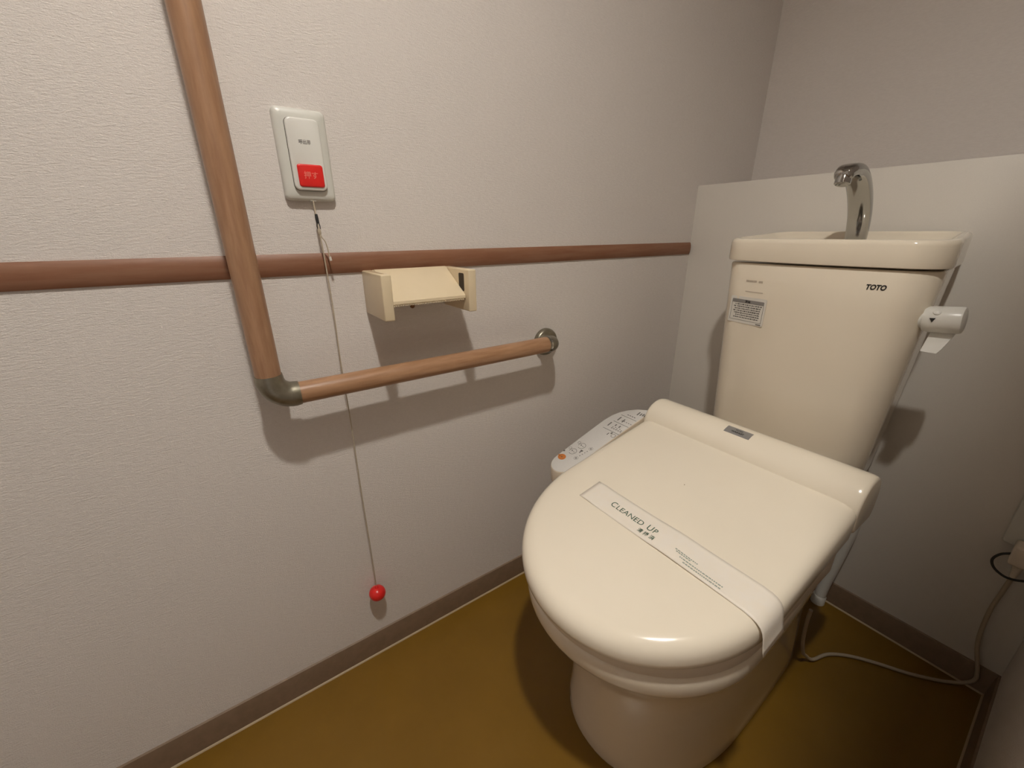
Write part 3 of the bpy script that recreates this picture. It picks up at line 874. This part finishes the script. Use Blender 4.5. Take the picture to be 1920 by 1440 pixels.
flat('lettering', on_band(text_mesh('清 掃 済', 0.0085, fl, 0.4325, 0.4625, 0, bold=0.00012)), M['green'], band)
b1 = bmesh.new()
for y, x0, x1 in ((0.4700, 0.480, 0.515), (0.4672, 0.483, 0.506), (0.4625, 0.492, 0.555), (0.4580, 0.500, 0.553)):
    x = x0
    while x < x1:
        w_ = rnd.uniform(0.0015, 0.004)
        slab(fl, [(x, y - 0.0009), (x + w_, y - 0.0009), (x + w_, y + 0.0009), (x, y + 0.0009)], 0, 0.0001, b1)
        x += w_ + 0.0009
tag(flat('small_print', on_band(b1), M['palegreen'], band), kind='stuff')

# ------------------------------------------------------------------ white pipe by the back panel
pipe = thing('water_pipe', (0.535, 1.118, 0), 'slim white pipe rising from the floor behind the toilet on the right', 'pipe')
pp = catmull([(0.531, 1.118, 0.012), (0.534, 1.118, 0.06), (0.540, 1.117, 0.12), (0.547, 1.115, 0.19), (0.553, 1.110, 0.26), (0.556, 1.10, 0.34)], 6)
mesh_obj('pipe_tube', tube(pp, [0.0130 - 0.004 * k / (len(pp) - 1) for k in range(len(pp))], 16), M['white'], pipe)
mesh_obj('pipe_foot', lathe([(0.0155, 0.0), (0.0155, 0.022), (0.0125, 0.026)], (0.531, 1.118, 0.0), (0, 0, 1), 20), M['white'], pipe)

# ------------------------------------------------------------------ wall outlet, plug and power cord
OC = V((0.790, YB, 0.412))
fo = Frame(OC, (1, 0, 0), (0, 0, 1))      # n = -y
ou = thing('wall_outlet', OC, 'white wall outlet low on the back panel at the right edge', 'outlet')
def oo(i): return rrect(0.070 - 2 * i, 0.120 - 2 * i, 0.005, 5)
mesh_obj('cover_plate', domed(fo, oo, [(0, 0.0003), (0, 0.005), (0.0015, 0.008), (0.004, 0.009)]), M['plate'], ou)
def oi(i): return rrect(0.028 - 2 * i, 0.066 - 2 * i, 0.003, 5)
rec = mesh_obj('receptacle', domed(fo, oi, [(0, 0.0088), (0, 0.0105), (0.001, 0.0112)]), M['white'], ou)
for sx in (-0.006, 0.006):
    flat('slot', slab(fo, [(sx - 0.001, 0.011), (sx + 0.001, 0.011), (sx + 0.001, 0.02), (sx - 0.001, 0.02)], 0.0110, 0.0114), M['dark'], rec)
flat('earth_slot', slab(fo, rrect(0.010, 0.006, 0.002, 3, 0, -0.029), 0.0110, 0.0114), M['dark'], rec)

pc = thing('power_cord', (0.787, 1.12, 0.33), 'beige power cord running from behind the toilet to the wall outlet', 'cord')
plug = mesh_obj('plug', box_bm(0.772, 0.802, 1.098, 1.1330, 0.330, 0.372, 0.005, 3), M['unit'], pc)
mesh_obj('plug_collar', tube([(0.787, 1.112, 0.334), (0.787, 1.113, 0.318), (0.787, 1.115, 0.300)], [0.008, 0.006, 0.004], 12), M['unit'], plug)
mesh_obj('earth_wire', tube(catmull([(0.775, 1.12, 0.345), (0.762, 1.117, 0.335), (0.756, 1.115, 0.318), (0.764, 1.113, 0.303), (0.782, 1.110, 0.297), (0.803, 1.112, 0.306), (0.810, 1.117, 0.326), (0.806, 1.125, 0.345)], 6), 0.0022, 8), M['blackcable'], plug)
path = catmull([(0.787, 1.115, 0.302), (0.785, 1.118, 0.26), (0.783, 1.122, 0.20), (0.789, 1.126, 0.12), (0.806, 1.127, 0.055), (0.808, 1.125, 0.032), (0.797, 1.122, 0.013), (0.780, 1.110, 0.0050),
                (0.759, 1.09, 0.0045), (0.722, 1.061, 0.0045), (0.674, 1.032, 0.0045), (0.634, 1.002, 0.0045), (0.606, 0.968, 0.0045), (0.594, 0.930, 0.006), (0.588, 0.917, 0.010), (0.5825, 0.906, 0.022), (0.579, 0.886, 0.045), (0.5765, 0.862, 0.10), (0.5755, 0.850, 0.16), (0.5765, 0.846, 0.195)], 8)
mesh_obj('cable', tube(path, 0.0036, 10), M['cable'], pc)
